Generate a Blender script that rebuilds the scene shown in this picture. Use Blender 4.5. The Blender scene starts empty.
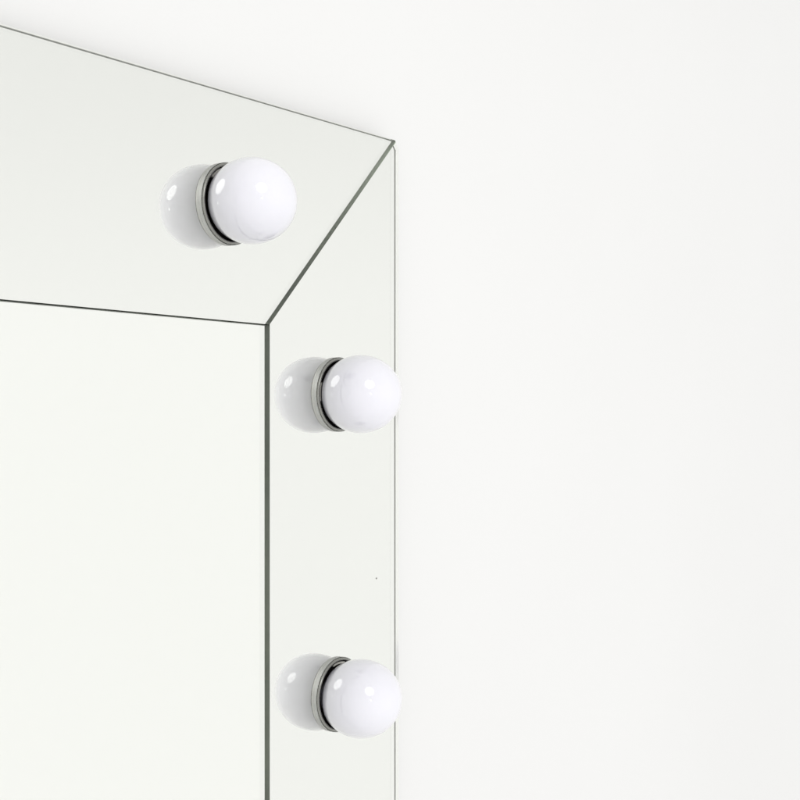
import bpy, bmesh, math, random
from mathutils import Vector, Matrix

# ------------------------------------------------------------------ camera, world, lamps
sc = bpy.context.scene
C = sc.collection
U = 1.10                                   # camera depth of the mirror's outer top corner, metres
F = 1365.0                                 # focal length in photo pixels (photo is 800 px wide)

cam_d = bpy.data.cameras.new("camera")
cam = bpy.data.objects.new("camera", cam_d); C.objects.link(cam)
cam.location = (0, 0, 0)
cam.rotation_euler = (math.radians(90), 0, 0)
cam_d.sensor_width = 36
cam_d.lens = 36 * F / 800
cam_d.shift_y = 28 / 800
cam_d.clip_start = 0.01; cam_d.clip_end = 100
sc.camera = cam

sc.view_settings.view_transform = 'Standard'
sc.view_settings.look = 'None'
sc.view_settings.exposure = 0.0
sc.view_settings.gamma = 1.0
sc.cycles.max_bounces = 20
sc.cycles.transmission_bounces = 16
sc.cycles.glossy_bounces = 12
sc.cycles.sample_clamp_indirect = 4.0
sc.cycles.blur_glossy = 0.5

# white studio light from all round, a little weaker high up and stronger behind the camera
w = bpy.data.worlds.new("World"); sc.world = w; w.use_nodes = True
nt = w.node_tree; nt.nodes.clear()
out = nt.nodes.new('ShaderNodeOutputWorld'); bg = nt.nodes.new('ShaderNodeBackground')
tc = nt.nodes.new('ShaderNodeTexCoord'); sep = nt.nodes.new('ShaderNodeSeparateXYZ')
nt.links.new(tc.outputs['Generated'], sep.inputs[0])
def mrange(tree, src, a, b, c, d):
    n = tree.nodes.new('ShaderNodeMapRange'); n.interpolation_type = 'SMOOTHSTEP'
    n.inputs[1].default_value = a; n.inputs[2].default_value = b
    n.inputs[3].default_value = c; n.inputs[4].default_value = d
    tree.links.new(src, n.inputs[0]); return n.outputs[0]
side = mrange(nt, sep.outputs['Y'], -0.7, 0.2, 1.08, 1.0)
up = mrange(nt, sep.outputs['Z'], 0.05, 0.30, 1.0, 0.92)
mul = nt.nodes.new('ShaderNodeMath'); mul.operation = 'MULTIPLY'
nt.links.new(side, mul.inputs[0]); nt.links.new(up, mul.inputs[1])
bg.inputs['Color'].default_value = (1.0, 1.0, 0.995, 1)
nt.links.new(mul.outputs[0], bg.inputs['Strength'])
nt.links.new(bg.outputs[0], out.inputs[0])

def area(name, d, dist, size, power, aim=None, spread=180):
    l = bpy.data.lights.new(name, 'AREA'); l.shape = 'DISK'; l.size = size; l.energy = power
    o = bpy.data.objects.new(name, l); C.objects.link(o)
    c = Vector((-0.03, 1.03, 0.03)); v = Vector(d).normalized()
    o.location = c + v * dist
    l.spread = math.radians(spread)
    if aim: v = o.location - Vector(aim)
    o.rotation_euler = v.to_track_quat('Z', 'Y').to_euler()
    return o
area("softbox", (0.31, -0.83, 0.455), 2.2, 1.0, 1.55, aim=(0.22, 1.30, -0.32), spread=80)
area("small_lamp", (0.35, -0.94, 0.0), 2.4, 0.16, 0.6)

# ------------------------------------------------------------------ materials
def mat(name):
    m = bpy.data.materials.new(name); m.use_nodes = True
    t = m.node_tree; t.nodes.clear()
    o = t.nodes.new('ShaderNodeOutputMaterial')
    return m, t, o
def principled(name, col, rough=0.5, metal=0.0, ior=1.5, **kw):
    m, t, o = mat(name)
    p = t.nodes.new('ShaderNodeBsdfPrincipled')
    p.inputs['Base Color'].default_value = (*col, 1)
    p.inputs['Roughness'].default_value = rough
    p.inputs['Metallic'].default_value = metal
    p.inputs['IOR'].default_value = ior
    for k, v in kw.items(): p.inputs[k].default_value = v
    t.links.new(p.outputs[0], o.inputs['Surface'])
    return m, t, p
def noise_mix(t, p, socket, scale, c1, c2, detail=4, lo=0.35, hi=0.65, stretch=None):
    tcn = t.nodes.new('ShaderNodeTexCoord'); n = t.nodes.new('ShaderNodeTexNoise')
    n.inputs['Scale'].default_value = scale; n.inputs['Detail'].default_value = detail
    src = tcn.outputs['Object']
    if stretch:
        mp = t.nodes.new('ShaderNodeMapping'); mp.inputs['Scale'].default_value = stretch
        t.links.new(src, mp.inputs[0]); src = mp.outputs[0]
    t.links.new(src, n.inputs['Vector'])
    r = t.nodes.new('ShaderNodeValToRGB')
    r.color_ramp.elements[0].position = lo; r.color_ramp.elements[1].position = hi
    r.color_ramp.elements[0].color = (*c1, 1); r.color_ramp.elements[1].color = (*c2, 1)
    t.links.new(n.outputs['Fac'], r.inputs[0]); t.links.new(r.outputs[0], p.inputs[socket])
    return n

# matt white wall paint with a faint roller texture
M_wall, t, p = principled("white_wall_paint", (0.80, 0.80, 0.79), 0.75)
noise_mix(t, p, 'Base Color', 1.7, (0.842, 0.840, 0.829), (0.856, 0.854, 0.844), 3)
tcn = t.nodes.new('ShaderNodeTexCoord'); n = t.nodes.new('ShaderNodeTexNoise')
n.inputs['Scale'].default_value = 420; n.inputs['Detail'].default_value = 3
b = t.nodes.new('ShaderNodeBump'); b.inputs['Strength'].default_value = 0.06; b.inputs['Distance'].default_value = 0.001
t.links.new(tcn.outputs['Object'], n.inputs['Vector']); t.links.new(n.outputs['Fac'], b.inputs['Height'])
t.links.new(b.outputs[0], p.inputs['Normal'])

# clear float glass, a trace of iron green
M_glass, t, o = mat("clear_glass")
g = t.nodes.new('ShaderNodeBsdfGlass'); g.inputs['Color'].default_value = (0.989, 0.9915, 0.986, 1)
g.inputs['Roughness'].default_value = 0.0; g.inputs['IOR'].default_value = 1.5
t.links.new(g.outputs[0], o.inputs['Surface'])

# silvering behind the glass
def silver(name, col):
    m, t, o = mat(name)
    g = t.nodes.new('ShaderNodeBsdfGlossy'); g.inputs['Roughness'].default_value = 0.0
    g.inputs['Color'].default_value = (*col, 1)
    t.links.new(g.outputs[0], o.inputs['Surface']); return m
M_silver = silver("silvering", (0.928, 0.928, 0.908))
M_silver_c = silver("silvering_pale", (0.970, 0.970, 0.948))

# cut glass edge: dark green grey
M_edge, t, p = principled("cut_glass_edge", (0.07, 0.08, 0.06), 0.5, 0.0, 1.08)
noise_mix(t, p, 'Base Color', 9, (0.120, 0.145, 0.105), (0.215, 0.245, 0.185), 5)
# the mitre cut blends to a paler green colour towards the outer corner
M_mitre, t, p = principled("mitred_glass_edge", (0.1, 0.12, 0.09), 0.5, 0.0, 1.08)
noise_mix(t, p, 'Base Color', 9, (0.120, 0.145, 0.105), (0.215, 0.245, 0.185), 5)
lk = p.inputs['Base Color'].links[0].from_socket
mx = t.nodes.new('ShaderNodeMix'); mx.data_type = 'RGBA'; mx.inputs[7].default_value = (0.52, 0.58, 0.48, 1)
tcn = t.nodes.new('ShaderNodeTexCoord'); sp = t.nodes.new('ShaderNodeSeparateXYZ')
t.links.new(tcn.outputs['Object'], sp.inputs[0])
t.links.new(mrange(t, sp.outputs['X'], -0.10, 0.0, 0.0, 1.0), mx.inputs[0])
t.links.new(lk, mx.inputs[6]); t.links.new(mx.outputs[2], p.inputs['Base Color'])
M_arris, t, p = principled("ground_glass_edge", (0.72, 0.73, 0.70), 0.4)
M_board, t, p = principled("backing_board", (0.45, 0.45, 0.44), 0.7)

M_bulb, t, p = principled("opal_white_glass", (0.825, 0.818, 0.868), 0.07, 0.0, 1.75, **{'Subsurface Weight': 1.0, 'Subsurface Scale': 0.016, 'Subsurface Radius': (1, 1, 1), 'Coat Weight': 1.0, 'Coat IOR': 1.6, 'Coat Roughness': 0.05})
M_chrome, t, p = principled("nickel", (0.27, 0.27, 0.25), 0.22, 1.0)
noise_mix(t, p, 'Roughness', 300, (0.16,)*3, (0.34,)*3, 4)
M_cup, t, p = principled("dark_socket_metal", (0.012, 0.010, 0.008), 0.5, 0.0, 1.2)
M_clip, t, p = principled("spring_steel", (0.62, 0.61, 0.55), 0.35, 0.8)
M_contact, t, p = principled("brass_cap", (0.55, 0.50, 0.38), 0.3, 1.0)
M_dust, t, p = principled("dust", (0.35, 0.33, 0.30), 0.9)

# ------------------------------------------------------------------ helpers
def link(name, bm, mats, parent=None, smooth=False):
    me = bpy.data.meshes.new(name); bm.to_mesh(me); bm.free()
    for m in mats: me.materials.append(m)
    if smooth:
        for f in me.polygons: f.use_smooth = True
    o = bpy.data.objects.new(name, me); C.objects.link(o)
    if parent: o.parent = parent
    return o

def slab(poly, inset_poly, seam, depth0, depth1, holes=(), arris=0.0, front=0, edge=1, arr=2, outer=4, hole=3, nseg=96):
    """poly: contour in (x, z), counter-clockwise seen from the front; the front faces local -Y.
    seam[i] tells whether side i (poly[i] -> poly[i+1]) is a cut seam (dark) or a polished outer side."""
    bm = bmesh.new()
    def loop(pts, y): return [bm.verts.new((x, y, z)) for x, z in pts]
    n = len(poly)
    fr = loop(inset_poly, depth0); mid = loop(poly, depth0 + max(arris, 1e-4)); bk = loop(poly, depth1)
    hp = [[(cx + r * math.cos(2*math.pi*k/nseg), cz + r * math.sin(2*math.pi*k/nseg)) for k in range(nseg)] for cx, cz, r in holes]
    hf = [loop(h, depth0) for h in hp]; hb = [loop(h, depth1) for h in hp]
    for contour, hl in ((fr, hf), (bk, hb)):
        es = []
        for L in [contour] + hl:
            for i in range(len(L)):
                e = bm.edges.get((L[i], L[(i+1) % len(L)])) or bm.edges.new((L[i], L[(i+1) % len(L)]))
                es.append(e)
        if hl:
            r = bmesh.ops.triangle_fill(bm, use_beauty=True, use_dissolve=False, edges=es)
            for f in r['geom']:
                if isinstance(f, bmesh.types.BMFace): f.material_index = front
        else:
            f = bm.faces.new(contour); f.material_index = front
    for i in range(n):
        j = (i + 1) % n
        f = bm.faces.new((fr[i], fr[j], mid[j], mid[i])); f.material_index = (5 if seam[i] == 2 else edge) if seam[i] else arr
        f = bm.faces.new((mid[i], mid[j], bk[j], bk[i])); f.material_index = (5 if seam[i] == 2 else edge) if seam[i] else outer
    for a, b2 in zip(hf, hb):
        for i in range(nseg):
            j = (i + 1) % nseg
            f = bm.faces.new((a[i], a[j], b2[j], b2[i])); f.material_index = hole
    bmesh.ops.recalc_face_normals(bm, faces=bm.faces)
    return bm

def lathe(profile, nseg=96, closed=False):
    """profile: list of (radius, out) with out = distance in front of the mirror face (local -Y)."""
    bm = bmesh.new(); rings = []
    for r, h in profile:
        if r < 1e-6: rings.append([bm.verts.new((0, -h, 0))])
        else: rings.append([bm.verts.new((r*math.cos(2*math.pi*k/nseg), -h, r*math.sin(2*math.pi*k/nseg))) for k in range(nseg)])
    pairs = list(zip(rings, rings[1:])) + ([(rings[-1], rings[0])] if closed else [])
    for a, b2 in pairs:
        for k in range(nseg):
            l = (k + 1) % nseg
            if len(a) == 1 and len(b2) == 1: continue
            if len(a) == 1: bm.faces.new((a[0], b2[k], b2[l]))
            elif len(b2) == 1: bm.faces.new((a[k], b2[0], a[l]))
            else: bm.faces.new((a[k], b2[k], b2[l], a[l]))
    bmesh.ops.recalc_face_normals(bm, faces=bm.faces)
    return bm

# ------------------------------------------------------------------ wall
corner = Vector(((396 - 400) / F * U, U, (428 - 140) / F * U))
rz = math.atan2(F, 967)                    # the wall runs off to the right, away from the camera
root = bpy.data.objects.new("vanity_mirror", None); C.objects.link(root)
root.location = corner; root.rotation_euler = (0, 0, rz)
root["label"] = "frameless mirror edged with mirror strips, three round white bulbs on it, on white wall"
root["category"] = "mirror"

bm = bmesh.new()
v = [bm.verts.new(c) for c in ((-3.0, 0, -3.0), (5.0, 0, -3.0), (5.0, 0, 2.5), (-3.0, 0, 2.5))]
v2 = [bm.verts.new((q.co.x, 0.12, q.co.z)) for q in v]
bm.faces.new(v); bm.faces.new(v2[::-1])
for i in range(4): bm.faces.new((v[i], v2[i], v2[(i+1) % 4], v[(i+1) % 4]))
bmesh.ops.recalc_face_normals(bm, faces=bm.faces)
wall = link("wall", bm, [M_wall])
wall.rotation_euler = (0, 0, rz)
wall.location = corner + Matrix.Rotation(rz, 3, 'Z') @ Vector((0, 0.0160, 0))
wall["kind"] = "structure"
wall["label"] = "plain matt white wall behind and to the right of the mirror"
wall["category"] = "wall"

# ------------------------------------------------------------------ mirror panels
W = 0.1552; V = 0.1583; DX = 0.0046; L = 1.15; H = 1.25; T = 0.0048; A = 0.0009; G = 0.00012; GS = 0.0007
cl = 0.0024                                # clipped outer corner tip
bulbs = [(-0.1968, -0.0779), (-0.0738, -0.2066), (-0.0738, -0.4350)]
HR = 0.0283
M_rim = silver("polished_edge", (0.97, 0.97, 0.965)); M_rim.node_tree.nodes['Glossy BSDF'].inputs['Roughness'].default_value = 0.15
M_frost = silver("drilled_glass_edge", (0.90, 0.90, 0.88)); M_frost.node_tree.nodes['Glossy BSDF'].inputs['Roughness'].default_value = 0.58
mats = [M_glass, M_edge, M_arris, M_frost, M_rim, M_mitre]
def panel(poly, inset, seam, holes, sil=M_silver):
    p = link("mirror_panel", slab(poly, inset, seam, 0.0, T, holes, A), mats, root)
    s = link("silvering", slab(poly, poly, [True]*len(poly), T + 0.00001, T + 0.0004, holes, 0, 0, 1, 1, 1, 1), [sil, M_board], p)
    return p
# side strip
panel([(DX, -0.0075), (0.0000, -0.0010), (-W + G, -V + G), (-W + G, -H), (DX, -H)],
      [(DX - A, -0.0077), (-0.0002, -0.0018), (-W + G, -V + G), (-W + G, -H), (DX - A, -H)],
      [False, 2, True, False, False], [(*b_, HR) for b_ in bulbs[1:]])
# top strip
panel([(-0.0002, -0.0006), (-0.0008, 0), (-L, 0), (-L, -V), (-W, -V)],
      [(-0.0006, -0.0012), (-0.0012, -0.6*A), (-L, -0.6*A), (-L, -V), (-W, -V)],
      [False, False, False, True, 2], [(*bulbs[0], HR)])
# centre pane
panel([(-W, -V - GS), (-L, -V - GS), (-L, -H), (-W, -H)], [(-W, -V - GS), (-L, -V - GS), (-L, -H), (-W, -H)],
      [True, False, False, True], [], M_silver_c)
# board behind, with round openings for the bulb cups
bp = [(-0.008, -0.010), (-L + 0.010, -0.010), (-L + 0.010, -H + 0.010), (-0.008, -H + 0.010)]
link("backing_board", slab(bp, bp, [True]*4, 0.0056, 0.0140, [(*b_, HR) for b_ in bulbs], 0, 0, 0, 0, 0, 0), [M_board], root)

# ------------------------------------------------------------------ bulbs and sockets
RB = 0.0295; RA = 0.0316; HB = 0.0203      # radius across, half length along the axis, centre in front of the glass
def make_fitting():
    sock = link("lamp_socket", lathe([(0.0254, -0.0008), (0.0254, -0.0135), (0.0165, -0.0135), (0.0165, -0.0110), (0.0140, -0.0110),
                                      (0.0140, -0.0150), (0.0, -0.0150)]), [M_cup], root)
    ring = link("rim", lathe([(0.0256, -0.0020), (0.0256, 0.0006), (0.0259, 0.0013), (0.0264, 0.0016), (0.0271, 0.0016), (0.0277, 0.0012),
                              (0.0280, 0.0003), (0.0280, -0.0010), (0.0270, -0.0012), (0.0270, -0.0060)], closed=True), [M_chrome], sock, True)
    # bent spring clip that grips the bulb inside the rim
    cb = bmesh.new(); N = 18
    def cr(rad, h): return [cb.verts.new((rad*math.cos(math.radians(CA + CW*k/N)), -h, rad*math.sin(math.radians(CA + CW*k/N)))) for k in range(N + 1)]
    CA, CW = 104, 34
    rings = [cr(0.0235, 0.0004), cr(0.0249, 0.0004), cr(0.0249, -0.0110), cr(0.0235, -0.0110)]
    for q in range(4):
        a2, b2 = rings[q], rings[(q + 1) % 4]
        for k in range(N): cb.faces.new((a2[k], a2[k+1], b2[k+1], b2[k]))
    for k in (0, N): cb.faces.new([rr[k] for rr in rings])
    bmesh.ops.recalc_face_normals(cb, faces=cb.faces)
    link("clip", cb, [M_clip], sock)
    prof = [(0.0, HB + RA)]
    for k in range(1, 61):
        a = math.radians(k * 2.1)                  # round to 126 degrees, then the neck
        prof.append((RB * math.sin(a), HB + RA * math.cos(a)))
    r0, h0 = prof[-1]
    for k in range(1, 9):
        q = k / 8
        prof.append((r0 + (0.0135 - r0) * math.sin(q * math.pi / 2) ** 0.9, h0 - 0.0105 * q ** 0.9))
    prof += [(0.0, prof[-1][1])]
    bulb = link("globe_bulb", lathe(prof, 128), [M_bulb], root, True)
    h1 = prof[-2][1]
    cp = [(0.0, h1)]
    for k in range(5):
        cp += [(0.0128, h1 - k*0.0008 + 0.0004), (0.0122, h1 - k*0.0008)]
    cp += [(0.0, h1 - 0.0045)]
    link("screw_cap", lathe(cp, 64), [M_contact], bulb, True)
    return sock, bulb
sock, bulb = make_fitting()
drop = [0.0004, 0.0, -0.0016]
tilt = [(0.6, 0.0), (0.0, -0.5), (-2.0, 0.8)]       # degrees about local x: the lowest bulb droops a little
for i, (bx, bz) in enumerate(bulbs):
    for src in (sock, bulb):
        o = src if i == 0 else src.copy()
        if i:
            C.objects.link(o); o.parent = root
            for ch in src.children:
                c = ch.copy(); C.objects.link(c); c.parent = o
        o.location = (bx, 0, bz + (drop[i] if src is bulb else 0))
        o["group"] = "round bulbs along the mirror edge" if src is bulb else "round sockets along the mirror edge"
        if src is sock: o.rotation_euler = (0, math.radians((0, -55, 28)[i]), 0)
        if src is bulb: o.rotation_euler = (math.radians(tilt[i][0]), 0, math.radians(tilt[i][1]))

# tiny blemish in the silvering of the side strip
bm = bmesh.new()
bmesh.ops.create_icosphere(bm, subdivisions=2, radius=0.0008)
random.seed(3)
for q in bm.verts: q.co *= random.uniform(0.7, 1.1)
d = link("blemish", bm, [M_dust], root)
d.location = (-0.0235, T - 0.0002, -0.3513); d.scale = (1, 0.12, 1)
